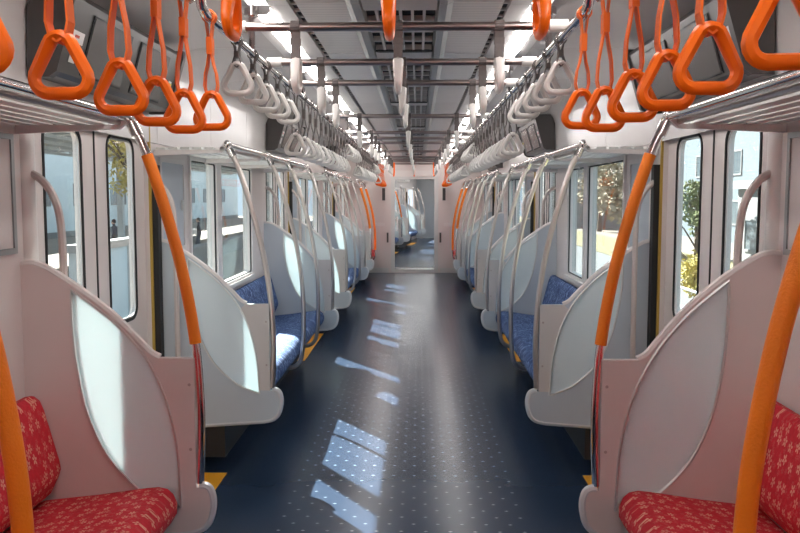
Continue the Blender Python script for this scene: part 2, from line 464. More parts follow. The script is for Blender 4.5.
def partition(s, y, label, door_dir, warm, topz=1.305, loose=False):
    """plane across the car at y; door_dir = +1 when the doorway lies on the far side"""
    e = empty('seat_partition', (0, y, 0), label, 'partition', 'seat-end partitions')
    kk = (s, topz, warm)
    lf = leaf(s, topz, warm); ot = outline(s, topz)
    fair = spline([(.737, .474), (.712, .478), (.692, .466), (.682, .432), (.684, .39), (.698, .345), (.728, .316), (.78, .303)], 4)
    body = ot + [(s * .737, .957)] + [(s * x, z) for x, z in fair] + [(s * WX, .262)]
    link('panel', shared(('pp', kk, warm), lambda: MB().plate(body, [lf], -.014, .014).mesh('panel', PANEL_BOUNCE if warm else PANEL)), e)
    link('frosted_glass', shared(('pg', kk), lambda: MB().plate(lf, [], -.004, .004).mesh('frosted_glass', FROST)), e)
    link('glass_trim', shared(('pt', kk), lambda: MB().tube([(x, -.014, z) for x, z in lf], .006, 5, True).tube([(x, .014, z) for x, z in lf], .006, 5, True).mesh('glass_trim', ALU, True)), e)
    link('edge_cap', shared(('pe', kk), lambda: MB().tube([(x, 0, z) for x, z in ot], .0155, 8).mesh('edge_cap', EDGE, True)), e)
    link('fairing_rim', shared(('pr', s), lambda: MB().tube([(s * x, 0, z) for x, z in fair[2:] + [(1.34, .264)]], .0165, 8).mesh('fairing_rim', FAIR, True)), e)
    fpl = [(s * x, z) for x, z in spline(LEAF_U, 4) if .48 < z < .95] + [(s * .797, .478), (s * .7375, .478), (s * .7375, .9565), (s * .868, .9565)]
    link('front_plate', shared(('fpl', s, warm), lambda: MB().plate(fpl, [], -.0165, .0165).mesh('front_plate', PANEL_BOUNCE if warm else PLATE)), e)
    for z in (.86, .62):
        sc = MB(); sc.tube([(s * .755, -.017, z), (s * .755, .017, z)], .006, 8); sc.build('screw', BARMET, e)
    # grab rail on the doorway side
    d = door_dir * .055
    pth = spline([(s * (WX - .01), d, 1.63), (s * 1.30, d, 1.60), (s * 1.255, d, 1.53), (s * 1.235, d, 1.42), (s * 1.232, d, 1.2), (s * 1.232, d, .75), (s * 1.232, d * .95, .62), (s * 1.232, d * .2, .56)], 4)
    link('door_grab_rail', shared(('dg', s, door_dir), lambda: MB().tube(pth, .015, 8).mesh('door_grab_rail', DOORRAIL, True)), e)

POLE = [(.957, 1.825), (.945, 1.80), (.893, 1.69), (.822, 1.458), (.770, 1.245), (.733, 1.01), (.720, .81), (.719, .70), (.722, .60), (.728, .49)]
HOOK = POLE[:-2] + [(.722, .56), (.730, .46), (.748, .395), (.79, .358), (.86, .348), (.95, .348)]
DOORRAIL = mat('painted_rail', (.60, .53, .50), .35, .3, .05, 20)
def pole(s, y, label, grip, hook=False):
    e = empty('grab_pole', (0, y, 0), label, 'pole', 'curved grab poles')
    src = HOOK if hook else POLE
    pts = spline(src, 5)
    key = (s, hook, grip)
    link('tube', shared(('po', key), lambda: MB().tube([(s * x, 0, z) for x, z in pts], .0155, 10).mesh('tube', CHROME if grip else STEEL, True)), e)
    if grip:
        gp = [(s * x, 0, z) for x, z in pts if 1.0 < z < 1.70]
        if hook: gp = [(s * x, 0, z) for x, z in pts if .55 < z < 1.70]
        link('grip_sleeve', shared(('gr', key), lambda: MB().tube(gp, .0215, 12).mesh('grip_sleeve', GRIP, True)), e)
    br = MB().ball((s * .957, 0, 1.822), .024, 10, 8); br.tube([(s * .945, 0, 1.80), (s * .925, 0, 1.757)], .021, 10)
    link('bracket', shared(('br', s), lambda: br.mesh('bracket', CHROME, True)), e)

def bench(s, y0, y1, fab, label, grp):
    yc = (y0 + y1) / 2; h = (y1 - y0) / 2 - .016
    e = empty('bench_seat', (0, yc, 0), label, 'bench', grp)
    cu = [(1.30, .472), (1.10, .495), (.91, .523), (.865, .527), (.832, .52), (.81, .50), (.798, .47), (.800, .435), (.82, .40), (.85, .38), (1.30, .365)]
    bk = [(1.345, .862), (1.32, .866), (1.30, .85), (1.288, .82), (1.232, .61), (1.228, .585), (1.236, .56), (1.262, .505), (1.285, .484), (1.345, .484)]
    def soft(prof, cx, cz, name):
        mb = MB(); ys = [-h, -h + .012, -h + .035]; n = max(2, int(2 * h / .46 + .3)); step = (2 * h - .07) / n
        sc = [.90, .965, 1.0]
        for i in range(n):
            for t in (.5, 1.0):
                ys.append(-h + .035 + step * (i + t)); sc.append(.985 if t == .5 else 1.0)
        ys += [h - .012, h]; sc += [.965, .90]
        m = len(prof); vs = []; fs = []
        for yy, k in zip(ys, sc):
                vs += [(s * (cx + (x - cx) * k), yy, cz + (z - cz) * k - .042) for x, z in prof]
        for i in range(len(ys) - 1):
            for j in range(m):
                l = (j + 1) % m; fs.append((i * m + j, i * m + l, (i + 1) * m + l, (i + 1) * m + j))
        fs.append(tuple(range(m))); fs.append(tuple((len(ys) - 1) * m + j for j in range(m)))
        return mb.add(vs, fs).mesh(name, fab, True)
    link('cushion', shared(('cu', s, round(h, 3), fab.name), lambda: soft(cu, 1.05, .44, 'cushion')), e)
    link('backrest', shared(('bk', s, round(h, 3), fab.name), lambda: soft(bk, 1.32, .67, 'backrest')), e)
    x0, x1 = sorted((s * 1.0, s * 1.355))
    MB().box(x0, x1, -h, h, .09, .37).build('heater_box', HEATER, e)
    x0, x1 = sorted((s * .87, s * 1.30))
    MB().box(x0, x1, -h, h, .352, .372).build('seat_pan', HEATER, e)

RACKM = mat('rack_slat', (.76, .77, .745), .45, 0, .05, 20)
def rack(s, y0, y1, label):
    e = empty('luggage_rack', (0, (y0 + y1) / 2, 1.80), label, 'luggage rack', 'overhead luggage racks')
    h = (y1 - y0) / 2
    MB().tube([(s * .957, -h, .022), (s * .957, h, .022)], .016, 10).build('front_rail', CHROME, e, True)
    MB().tube([(s * .985, -h, .002), (s * .985, h, .002)], .010, 8).build('lower_rail', BARMET, e, True)
    for i in range(5):
        x = 1.03 + i * .066
        a, b = sorted((s * x, s * (x + .050)))
        MB().box(a, b, -h, h, -.004 + .0, .008).build('slat', RACKM, e)
    n = max(2, int(round(2 * h / 1.1)) + 1)
    for i in range(n):
        yy = -h + .012 + (2 * h - .024) * i / (n - 1)
        poly = [(s * .957, .03), (s * .95, .008), (s * .985, -.020), (s * 1.355, -.036), (s * 1.355, -.006), (s * 1.0, -.006)]
        MB().prism_y(poly, yy - .012, yy + .012).build('end_bracket' if i in (0, n - 1) else 'bracket', EDGE, e)

def lcd(s, c, label):
    e = empty('door_display', (0, c, 0), label, 'display', 'screens over the doors')
    prof = [(s * 1.345, 1.985), (s * 1.262, 1.985), (s * 1.245, 2.0), (s * 1.165, 2.265), (s * 1.17, 2.285), (s * 1.345, 2.285)]
    MB().prism_y(prof, -.66, .66).build('housing', LCDFACE, e)
    for k in (-1, 1):
        MB().prism_y([(s * 1.343, 1.975), (s * 1.265, 1.975), (s * 1.235, 1.995), (s * 1.155, 2.26), (s * 1.155, 2.30), (s * 1.30, 2.30), (s * 1.335, 2.22)], *sorted((k * .66, k * .70))).build('end_cap', LCDBODY, e)
    # tilted front: direction up the face
    a = Vector((s * 1.245, 0, 2.0)); b = Vector((s * 1.165, 0, 2.26)); d = (b - a).normalized(); n = Vector((-s * abs(d.z), 0, -abs(d.x))).normalized()
    def quad(y0, y1, t0, t1, off, th, name, m, par):
        P = []
        for o_ in (off - th, off):
            for yy, t in ((y0, t0), (y1, t0), (y1, t1), (y0, t1)):
                p = a + d * t + n * o_; P.append((p.x, yy, p.z))
        return MB().add(P, [(0, 1, 2, 3), (4, 5, 6, 7), (0, 1, 5, 4), (1, 2, 6, 5), (2, 3, 7, 6), (3, 0, 4, 7)]).build(name, m, par)
    for yy in (-.27, .27):
        f = quad(yy - .215, yy + .215, .012, .248, .003, .003, 'screen_bezel', GASKET, e)
        quad(yy - .205, yy + .205, .02, .24, .006, .002, 'screen', SCREEN, f)
    quad(-.64, -.53, .12, .165, .003, .002, 'sticker', STICK, e)
    st = quad(-.61, -.56, .045, .10, .003, .002, 'sticker', STICK, e)
    quad(-.61, -.575, .14, .15, .005, .002, 'sticker_mark', STICKR, e)
    quad(.55, .60, .06, .14, .003, .002, 'sticker', STICK, e)
    quad(.55, .60, .11, .13, .005, .002, 'sticker_mark', STICKY, e)

# ---- hand straps
def tri_ring(zb, wid=.128, hgt=.132, r=.0125):
    hw = wid / 2 - r; zb2 = zb + r; zt = zb + hgt - r
    pts = []
    def arc(cx, cz, rr, a0, a1, k):
        for i in range(k + 1):
            a = math.radians(a0 + (a1 - a0) * i / k); pts.append((cx + rr * math.cos(a), 0, cz + rr * math.sin(a)))
    rc = .027; ra = .023
    sl = math.degrees(math.atan2(hw - .016, zt - zb2))
    arc(hw - rc, zb2 + rc, rc, -90, 90 - (90 - (90 - sl)) if False else sl, 6)
    arc(0, zt - ra, ra, sl, 180 - sl, 6)
    arc(-(hw - rc), zb2 + rc, rc, 180 - sl, 270, 6)
    return pts
def strap_meshes(drop, orange):
    zt = -drop + .132
    path = tri_ring(-drop)
    hb = MB().tube(path, .0125, 8, True)
    hb.v = [(x, y * (.85 + .8 * (z + drop) / .132), z) for x, y, z in hb.v]     # thicker towards the belt
    hm = hb.mesh('handle', ORANGE if orange else WHITEPL, True)
    b = MB()
    up_ = []
    zc = -.075 if drop > .3 else -.05
    for i in range(13):
        a = math.radians(-60 + 300 * i / 12); up_.append((.0205 * math.cos(a), .0205 * math.sin(a)))
    b.ribbon([(0.004, zc)] + up_ + [(-.004, zc)], .032, .004)
    lowz = zt - .018
    if drop > .3:
        b.ribbon([(.004, zc - .04), (.010, zc - .08), (.018, (zc + lowz) / 2 - .02), (.021, lowz + .03), (.015, lowz + .004), (0, lowz - .008), (-.015, lowz + .004), (-.021, lowz + .03), (-.018, (zc + lowz) / 2 - .02), (-.010, zc - .08), (-.004, zc - .04)], .032, .004)
        b.box(-.009, .009, -.018, .018, zc - .045, zc + .008)
    else:
        b.ribbon([(.005, zc), (.015, lowz + .01), (.012, lowz + .002), (0, lowz - .008), (-.012, lowz + .002), (-.015, lowz + .01), (-.005, zc)], .032, .004)
        b.box(-.009, .009, -.018, .018, zc - .012, zc + .010)
    return b.mesh('belt', ORBELT if orange else BELT), hm
def strap(x, y, z, drop, orange, label, grp, across=False, tilt=0.0):
    bm_, hm = shared(('st', drop, orange), lambda: strap_meshes(drop, orange))
    e = empty('hand_strap', (x, y, z), label, 'hand strap', grp, rz=math.pi / 2 if across else 0)
    e.rotation_euler.rotate_axis('Y' if not across else 'X', tilt)
    link('belt', bm_, e); link('handle', hm, e)

def rail(s, y0, y1, label, hang, bend0, bend1):
    e = empty('strap_rail', (s * .60, (y0 + y1) / 2, 2.12), label, 'rail', 'long rails that carry the straps')
    h = (y1 - y0) / 2
    p = [(0, -h + .10, 0), (0, h - .10, 0)]
    a = [(0, -h + .03, .195), (0, -h + .03, .09), (0, -h + .035, .05), (0, -h + .06, .015)] if bend0 else [(0, -h, 0)]
    b = [(0, h - .06, .015), (0, h - .035, .05), (0, h - .03, .09), (0, h - .03, .195)] if bend1 else [(0, h, 0)]
    MB().tube(a + p + b, .0165, 10).build('pipe', CHROME, e, True)
    for yy in hang:
        q = MB().tube([(0, yy - (y0 + y1) / 2, 0), (0, yy - (y0 + y1) / 2, .19)], .013, 8)
        q.tube([(0, yy - (y0 + y1) / 2, .15), (0, yy - (y0 + y1) / 2, .188)], .03, 10); q.build('hanger', CHROME, e, True)

def cross_bar(y, label):
    e = empty('cross_bar', (0, y, 2.139), label, 'rail', 'bars across the ceiling')
    MB().tube([(-.60, 0, 0), (.60, 0, 0)], .0155, 10).build('bar', BARMET, e, True)
    for s in (-1, 1):
        MB().tube([(s * .535, 0, 0), (s * .60, 0, 0)], .022, 10).build('socket', WHITEPL, e, True)

# ---- ceiling
COVEP = [(1.350, 1.83), (1.349, 2.10), (1.345, 2.22), (1.32, 2.285), (1.25, 2.325), (1.08, 2.34), (.85, 2.34), (.625, 2.33)]
def ceiling(y0, y1, nm, seams):
    e = struct('ceiling', MB().box(-WO, WO, y0, y1, 2.36, 2.42), CEILD, nm, 'ceiling')
    for a, b in zip(seams[:-1], seams[1:]):
        for s in (-1, 1):
            x0, x1 = sorted((s * .415, s * .215)); MB().box(x0, x1, a + .004, b - .004, CZ, 2.36).build('ceiling_panel', CEIL, e)
            x0, x1 = sorted((s * .520, s * .437)); MB().box(x0, x1, a + .002, b - .002, CZ - .012, 2.36).build('lamp_edge', CEILW, e)
            x0, x1 = sorted((s * .65, s * .60)); MB().box(x0, x1, a + .002, b - .002, CZ - .012, 2.36).build('lamp_edge', CEILW, e)
            MB().strip_y([(s * x, z) for x, z in COVEP], (a + .003, b - .003), s * -.012).build('cove_panel', COVE, e, True)
            # channel beside the grille
            MB().prism_y([(s * .215, CZ + .03), (s * .215, CZ), (s * .19, CZ - .012), (s * .16, CZ - .006), (s * .145, CZ + .03)], a + .002, b - .002).build('channel', CEILD, e)
        # grille, then a plain cover with a rounded mouth
        g0, g1 = a + .13, b - .13
        for x in (-.10, -.05, 0, .05, .10):
            MB().box(x - .006, x + .006, g0, g1, CZ - .004, CZ + .02).build('grille_bar', CEILW, e)
        n = 4
        for i in range(n + 1):
            yy = g0 + (g1 - g0) * i / n
            MB().box(-.145, .145, yy - .012, yy + .012, CZ - .002, CZ + .022).build('grille_crosspiece', CEILW, e)
        MB().box(-.15, .15, g1 + .06, b + .125, CZ - .006, CZ + .02).build('grille_cover', CEILW, e)
        MB().plate(round_rect(-.15, .15, g1 - .005, g1 + .055, .025), [], 0, .01).v  # shape only
        m = MB(); lp = round_rect(-.15, .15, g1 - .002, g1 + .058, .028, 4)
        m.add([(u, v, CZ - .008) for u, v in lp] + [(u, v, CZ + .02) for u, v in lp], [tuple(range(len(lp)))] + [(i, (i + 1) % len(lp), len(lp) + (i + 1) % len(lp), len(lp) + i) for i in range(len(lp))])
        m.build('fan_mouth', DARK, e)
    MB().box(-.15, .15, y0, y1, CZ + .022, CZ + .034).build('duct_recess', DARK, e)
    for s in (-1, 1):
        x0, x1 = sorted((s * .437, s * .413)); MB().box(x0, x1, y0, y1, CZ + .008, CZ + .03).build('vent_slot', DARK, e)
        m = MB(); yy = y0
        while yy < y1:
            m.box(x0, x1, yy, yy + .022, CZ - .001, CZ + .009); yy += .12
        tag(m.build('slot_bridges', CEILW, e), kind='stuff')
    return e

def lamps(y_list, nm, L=1.06):
    for i, y in enumerate(y_list):
        for s in (-1, 1):
            e = empty('ceiling_lamp', (s * .560, y + L / 2, CZ - .03), '%s strip lamp on the %s of the ceiling, %s from the camera end' % (nm, SIDE[s], ordw(i)), 'lamp', 'ceiling strip lamps')
            prof = [(-.030, .035), (-.032, .012), (-.020, .0), (.020, .0), (.032, .012), (.030, .035)]
            MB().prism_y(prof, -L / 2, L / 2).build('diffuser', LIGHT, e)
            for k in (-1, 1):
                MB().prism_y([(x * 1.06, z * 1.03 - .001) for x, z in prof], *sorted((k * L / 2, k * (L / 2 + .012)))).build('end_cap', CEILW, e)

# ------------------------------------------------------------------ THIS CARRIAGE
struct('floor', MB().box(-WO, WO, Y0, Y1 + .02, -.08, 0), FLOOR, 'dark blue vinyl aisle floor with pale dots', 'floor')
for s in (-1, 1):
    side_wall(s, '', 3, Y1)
PITCH = 1.18
seams = [Y0] + [Y0 + (Y1 - Y0) * i / 15 for i in range(1, 16)]
seams = [Y0, -.2] + [-.2 + PITCH * i for i in range(1, 15)] + [Y1]
seams = [v for v in seams if v <= Y1]
ceiling(Y0, Y1, 'grey panelled ceiling with centre air grille', seams)

# end wall behind the camera, and the far one with the gangway door
struct('wall_back', MB().box(-WO, WO, Y0 - .06, Y0, 0, 2.42), WALL, 'pale end wall behind the camera', 'wall')
ew = struct('wall_end', MB().plate([(-WO, 0), (WO, 0), (WO, 2.42), (-WO, 2.42)], [[(-.43, .012), (.44, .012), (.44, 1.95), (-.43, 1.95)]], Y1, Y1 + .06), WALL, 'pinkish-white end wall around the gangway door', 'wall')
MB().box(-1.3, -.52, Y1 - .012, Y1, .0, .10).build('kick_plate', ALU, ew)
MB().box(.53, 1.3, Y1 - .012, Y1, .0, .10).build('kick_plate', ALU, ew)
for x0, x1 in ((-1.02, -.60), (.60, 1.02)):
    MB().box(x0, x1, Y1 - .008, Y1, .95, 1.02).build('seam_strip', EDGE, ew)
for x in (-.62, .60):
    MB().box(x - .03, x + .03, Y1 - .03, Y1, 1.47, 1.72).build('wall_device', LCDBODY, ew)
for x in (-.54, .53):
    MB().box(x - .018, x + .018, Y1 - .04, Y1, .62, .82).build('door_switch', LCDBODY, ew)
for x in (-.86, .86):
    m = MB().tube([(x, Y1 - .01, 1.17), (x, Y1, 1.17)], .03, 10); m.build('keyhole_plate', ALU, ew)
MB().box(-.50, .51, Y1 - .03, Y1, 1.955, 2.07).build('lintel', EDGE, ew)
gd = empty('door_%d' % 9, (0, Y1 + .03, 0), 'clear glass gangway door in the far end wall', 'door', kind='structure')
for x in (-.43, .405):
    MB().box(x - .045 if x < 0 else x, x + .035 if x < 0 else x + .08, -.045, .02, .012, 1.95).build('door_post', ALU, gd)
MB().box(-.395, .405, -.045, .02, 1.90, 1.95).build('door_head', ALU, gd)
MB().box(-.395, .405, -.03, .02, .012, .07).build('door_foot', ALU, gd)
MB().box(-.395, .405, -.006, .006, .07, 1.90).build('pane', CLEAR, gd)
MB().box(-.36, -.33, -.06, -.006, .85, 1.15).build('door_handle', CHROME, gd)

for bi in (1, 2, 3):
    a, b = win_range(bi)
    for s in (-1, 1):
        window(s, a, b, s < 0, '%s two-pane window in the %s seating bay on the %s' % ('tinted', BNAME[bi], SIDE[s]))
for i, c in enumerate(DOORS):
    for s in (-1, 1):
        door(s, c, 'pinkish-white double sliding doors on the %s, %s pair' % (SIDE[s], DNAME[i]))
# framed blank panels on the wall over the nearest red benches
for s in (-1, 1):
    e = empty('wall_panel', (s * WX, 2.1, 1.34), 'framed blank panel on the %s wall above the nearest red bench' % SIDE[s], 'wall panel')
    xs = sorted((0, -s * .012))
    MB().plate([(-.95, 0), (.80, 0), (.80, .42), (-.95, .42)], [[(-.93, .02), (.78, .02), (.78, .40), (-.93, .40)]], xs[0], xs[1], 'x').build('frame', CEILD, e)
    xs = sorted((0, -s * .006))
    MB().box(xs[0], xs[1], -.93, .78, .02, .40).build('board', WALL, e)
    # rounded column between this panel and the door
    m = MB(); m.tube([(0, 0, 0), (0, 0, 1.82)], .05, 12)
    c_ = link('trim_%d' % (1 if s < 0 else 2), m.mesh('trim', EDGE, True), None, (s * (WX + .02), 3.01, 0)); tag(c_, 'rounded pillar beside the nearest %s door' % SIDE[s], 'trim', kind='structure')

for bi in (1, 2):
    for s in (-1, 1):
        e = empty('wall_cover', (s * WX, BAYS[bi][0] + .33, 1.22), 'small framed access cover on the %s wall beside the %s-bay window' % (SIDE[s], BNAME[bi]), 'wall panel')
        xs = sorted((0, -s * .012))
        MB().plate([(-.24, 0), (.24, 0), (.24, .54), (-.24, .54)], [round_rect(-.215, .215, .025, .515, .02)], xs[0], xs[1], 'x').build('frame', EDGE, e)
        xs = sorted((0, -s * .004))
        MB().box(xs[0], xs[1], -.22, .22, .02, .52).build('board', PANEL, e)
        MB().box(*sorted((0, -s * .016)), .16, .19, .24, .30).build('latch', ALU, e)
for i, c in enumerate(DOORS):
    for s in (-1, 1):
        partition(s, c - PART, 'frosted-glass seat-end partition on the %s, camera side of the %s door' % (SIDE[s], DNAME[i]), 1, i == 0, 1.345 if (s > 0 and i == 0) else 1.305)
        partition(s, c + PART, 'frosted-glass seat-end partition on the %s, far side of the %s door' % (SIDE[s], DNAME[i]), -1, False)
        g0 = i == 0; g1 = i == 2
        pole(s, c - PART + (-.0), ('curved pole with orange grip' if g0 else 'curved steel pole') + ' on the %s partition before the %s door' % (SIDE[s], DNAME[i]), g0)
        pole(s, c + PART, ('curved pole with orange grip' if g1 else 'curved steel pole') + ' on the %s partition past the %s door' % (SIDE[s], DNAME[i]), g1)
        lcd(s, c, 'slanted dark twin-screen display above the %s door on the %s' % (DNAME[i], SIDE[s]))
for bi, (a, b) in enumerate(BAYS):
    for s in (-1, 1):
        end = bi in (0, 3)
        y0 = a + .04 if bi == 0 else a; y1 = b - .02 if bi == 3 else b
        bench(s, y0, y1, RED if end else BLUE, ('red blossom-patterned bench' if end else 'blue patterned bench') + ' along the %s wall, %s bay' % (SIDE[s], BNAME[bi]), 'red benches' if end else 'blue benches')
        rack(s, y0, y1, 'slatted metal luggage rack above the %s bench on the %s' % (BNAME[bi], SIDE[s]))
        if bi in (1, 2):
            pole(s, a + 1.20, 'curved steel pole hooked under the %s %s bench, nearer of two' % (BNAME[bi], SIDE[s]), False, True)
            pole(s, a + 2.05, 'curved steel pole hooked under the %s %s bench, farther of two' % (BNAME[bi], SIDE[s]), False, True)
        elif bi == 0:
            pole(s, b - 1.35, 'thick orange-gripped pole in front of the nearest red bench, %s' % SIDE[s], True, True)
        else:
            pole(s, a + 1.40, 'thin orange-gripped pole in front of the farthest red bench, %s' % SIDE[s], True, True)

for s in (-1, 1):
    rail(s, .1, 2.565, 'chrome strap rail over the nearest red bench, %s' % SIDE[s], (.5, 1.5), False, True)
    rail(s, 2.555, 14.2, 'long chrome strap rail down the %s of the aisle' % SIDE[s], (3.4, 4.9, 6.6, 8.1, 9.6, 11.3, 12.8), True, True)
    rail(s, 14.22, 16.6, 'chrome strap rail over the farthest red bench, %s' % SIDE[s], (15.2, 16.2), True, False)
BARS = [1.95, 2.97, 3.74, 4.41, 6.2, 7.76, 8.50, 9.24, 10.95, 12.48, 13.22, 13.96, 15.0]
for i, y in enumerate(BARS):
    cross_bar(y, 'steel bar across the ceiling between the strap rails, %s from the camera' % ordw(i))
    orange = y < 2.5 or y > 14.5
    for x, pn in ((-.36, 'left'), (0.004, 'middle'), (.36, 'right')):
        strap(x, y, 2.139, .235, orange, ('orange' if orange else 'white') + ' strap seen edge-on, %s one on the %s ceiling cross bar' % (pn, ordw(i)), 'straps on the cross bars', True, random.uniform(-.02, .02))
ST = .298
for s in (-1, 1):
    ys = [1.26, 1.57, 1.88, 2.16, 2.41, 2.71] if s < 0 else [1.23, 1.52, 1.80, 2.07, 2.38, 2.68]
    for i, y in enumerate(ys):
        strap(s * .60, y, 2.12, .397 if i < 5 else .365, True, 'orange triangular hand strap, %s from the camera on the %s rail' % (ordw(i), SIDE[s]), 'orange straps near the camera', False, random.uniform(-.02, .02))
    y = 3.12; n = 0
    while y < 13.9:
        raised = any(abs(y - c) < .66 for c in DOORS)
        strap(s * .60, y, 2.12, .205 if raised else .355, False, ('short-hung' if raised else 'long-hung') + ' white hand strap, %s of the %s row counted from the orange ones' % (ordw(n), SIDE[s]), 'white straps on the long rails', False, random.uniform(-.02, .02))
        y += ST; n += 1
    for i in range(7):
        strap(s * .60, 14.35 + i * .3, 2.12, .385, True, 'small far orange hand strap, %s of the %s row at the far end' % (ordw(i), SIDE[s]), 'orange straps at the far end', False, 0)
lamps([-.55] + [-.63 + 1.35 * i for i in range(1, 13)], 'white', 1.0)

# ------------------------------------------------------------------ gangway and the NEXT CARRIAGE (slightly turned by the curve)
GY = Y1 + .08
g = struct('gangway_floor', MB().box(-.62, .62, GY - .02, GY + 1.3, -.06, -.002), mat('tread_plate', (.30, .30, .31), .35, .7, .1, 30), 'steel tread plate in the gangway', 'floor')
m = MB()
for k in range(9):
    y = GY + .02 + k * .13
    for s in (-1, 1):
        m.box(*sorted((s * (.56 + .04 * (k % 2)), s * .68)), y, y + .13, -.06, 2.2)
    m.box(-.68, .68, y, y + .13, 2.02 + .03 * (k % 2), 2.2)
struct('gangway_bellows', m, RUBBER, 'grey folded bellows around the gangway', 'bellows')
T[0] = Matrix.Translation((0, GY + 1.2, 0)) @ Matrix.Rotation(math.radians(-6), 4, 'Z') @ Matrix.Translation((0, .6, 0))
YE = 12.6
struct('floor', MB().box(-WO, WO, Y0, YE, -.08, 0), FLOOR, 'dark floor of the next carriage beyond the gangway door', 'floor')
for s in (-1, 1):
    side_wall(s, 'next carriage: ', 2, YE)
ce = struct('ceiling', MB().box(-WO, WO, Y0, YE, 2.36, 2.42), CEIL, 'ceiling of the next carriage beyond the gangway door', 'ceiling')
for s in (-1, 1):
    MB().strip_y([(s * x, z) for x, z in COVEP], (Y0, YE), s * -.012).build('cove_panel', COVE, ce, True)
struct('wall_end', MB().plate([(-WO, 0), (WO, 0), (WO, 2.42), (-WO, 2.42)], [[(-.5, .0), (.5, .0), (.5, 2.0), (-.5, 2.0)]], Y0 - .05, Y0), WALL, 'end wall of the next carriage around its opening', 'wall')
struct('wall_end', MB().box(-WO, WO, YE, YE + .05, 0, 2.42), PANEL, 'distant closed end of the next carriage', 'wall')
for s in (-1, 1):
    a, b = win_range(1); window(s, a, b, s < 0, 'two-pane window on the %s of the next carriage' % SIDE[s])
    for i in (0, 1):
        door(s, DOORS[i], 'sliding doors on the %s of the next carriage, %s pair' % (SIDE[s], ('nearer', 'farther')[i]))
        for k, wd in ((-1, 'before'), (1, 'past')):
            partition(s, DOORS[i] + k * PART, 'partition in the next carriage, %s side, %s its %s door' % (SIDE[s], wd, ('nearer', 'farther')[i]), -k, False)
            pole(s, DOORS[i] + k * PART, 'curved pole in the next carriage, %s side, %s its %s door' % (SIDE[s], wd, ('nearer', 'farther')[i]), i == 0 and k < 0)
    for bi in (0, 1):
        a, b = BAYS[bi]
        bench(s, a + .04 if bi == 0 else a, b, BLUE, 'blue bench in the next carriage, %s side, %s bay' % (SIDE[s], BNAME[bi]), 'blue benches')
    rail(s, -.3, 11.5, 'strap rail in the next carriage, %s side' % SIDE[s], (1, 4, 7, 10), False, False)
    for i in range(8):
        strap(s * .60, .2 + i * .42, 2.12, .205, False, 'white strap in the next carriage, %s on its %s rail' % (ordw(i), SIDE[s]), 'straps in the next carriage', False, 0)
lamps([.2 + 1.5 * i for i in range(7)], 'next carriage')
T[0] = Matrix.Identity(4)

# ------------------------------------------------------------------ OUTSIDE
GZ = -1.2
GROUND = mat('ground_dust', (.20, .165, .135), .9, 0, .25, .35)
CONC = mat('concrete', (.22, .22, .215), .85, 0, .15, .6)
GRASS = mat('dry_grass', (.17, .145, .065), .9, 0, .4, 1.2)
ASPH = mat('asphalt', (.13, .135, .14), .9, 0, .15, .8)
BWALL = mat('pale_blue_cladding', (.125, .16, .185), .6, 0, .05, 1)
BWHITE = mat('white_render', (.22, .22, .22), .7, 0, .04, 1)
WIN = mat('far_window', (.07, .09, .10), .3, 0, .1, 1)
SHEET = mat('roof_sheet', (.45, .50, .53), .5, .2, .1, 1)
GIRD = mat('girder', (.40, .44, .46), .5, .2, .1, 2)
BLUEWALL = mat('blue_hoarding', (.25, .36, .44), .6, 0, .08, 1)
BARK = mat('bark', (.12, .085, .06), .9, 0, .2, 6)
LEAFM = [mat('leaf_olive', (.16, .19, .07), .8, 0, .35, 4), mat('leaf_brown', (.30, .25, .17), .8, 0, .35, 4), mat('leaf_yellow', (.50, .42, .12), .8, 0, .3, 4)]
gr = struct('ground', MB().box(-70, 70, -30, 120, GZ - .3, GZ), GROUND, 'dusty ground outside the train', 'ground')
struct('ground_paving', MB().box(1.9, 9.0, -30, 120, GZ, GZ + .03), ASPH, 'grey paved strip outside the right windows', 'pavement')
struct('ground_verge', MB().box(9.0, 13.0, -30, 120, GZ, GZ + .06), GRASS, 'dry grass verge beyond the right-hand paving', 'grass')

def canopy(name, x0, x1, z0, z1, y0, y1, colx, label):
    e = empty(name, ((x0 + x1) / 2, (y0 + y1) / 2, GZ), label, 'canopy')
    cx, cy = (x0 + x1) / 2, (y0 + y1) / 2
    def P(x, y, z): return (x - cx, y - cy, z - GZ)
    m = MB(); m.add([P(x0, y0, z0), P(x1, y0, z1), P(x1, y1, z1), P(x0, y1, z0), P(x0, y0, z0 + .1), P(x1, y0, z1 + .1), P(x1, y1, z1 + .1), P(x0, y1, z0 + .1)],
                    [(0, 1, 2, 3), (4, 5, 6, 7), (0, 1, 5, 4), (1, 2, 6, 5), (2, 3, 7, 6), (3, 0, 4, 7)])
    m.build('roof_sheet', SHEET, e)
    y = y0 + .5
    while y < y1:
        m = MB(); m.add([P(x0, y, z0 - .22), P(x1, y, z1 - .22), P(x1, y + .16, z1 - .22), P(x0, y + .16, z0 - .22), P(x0, y, z0), P(x1, y, z1), P(x1, y + .16, z1), P(x0, y + .16, z0)],
                        [(0, 1, 2, 3), (4, 5, 6, 7), (0, 1, 5, 4), (1, 2, 6, 5), (2, 3, 7, 6), (3, 0, 4, 7)])
        m.build('beam', GIRD, e); y += 3.0
    for i in range(6):
        t = (i + .5) / 6; x = x0 + (x1 - x0) * t; z = z0 + (z1 - z0) * t
        m = MB(); a = P(x - .05, y0, z - .32); b = P(x + .05, y1, z - .2); m.box(a[0], b[0], a[1], b[1], a[2], b[2]); m.build('purlin', GIRD, e)
    y = y0 + 4
    while y < y1:
        m = MB(); a = P(colx - .12, y, GZ); b = P(colx + .12, y + .25, min(z0, z1) - .1); m.box(a[0], b[0], a[1], b[1], a[2], b[2])
        m.box(a[0] - .06, b[0] + .06, a[1] - .06, b[1] + .06, a[2], a[2] + .3); m.build('column', GIRD, e); y += 9.0
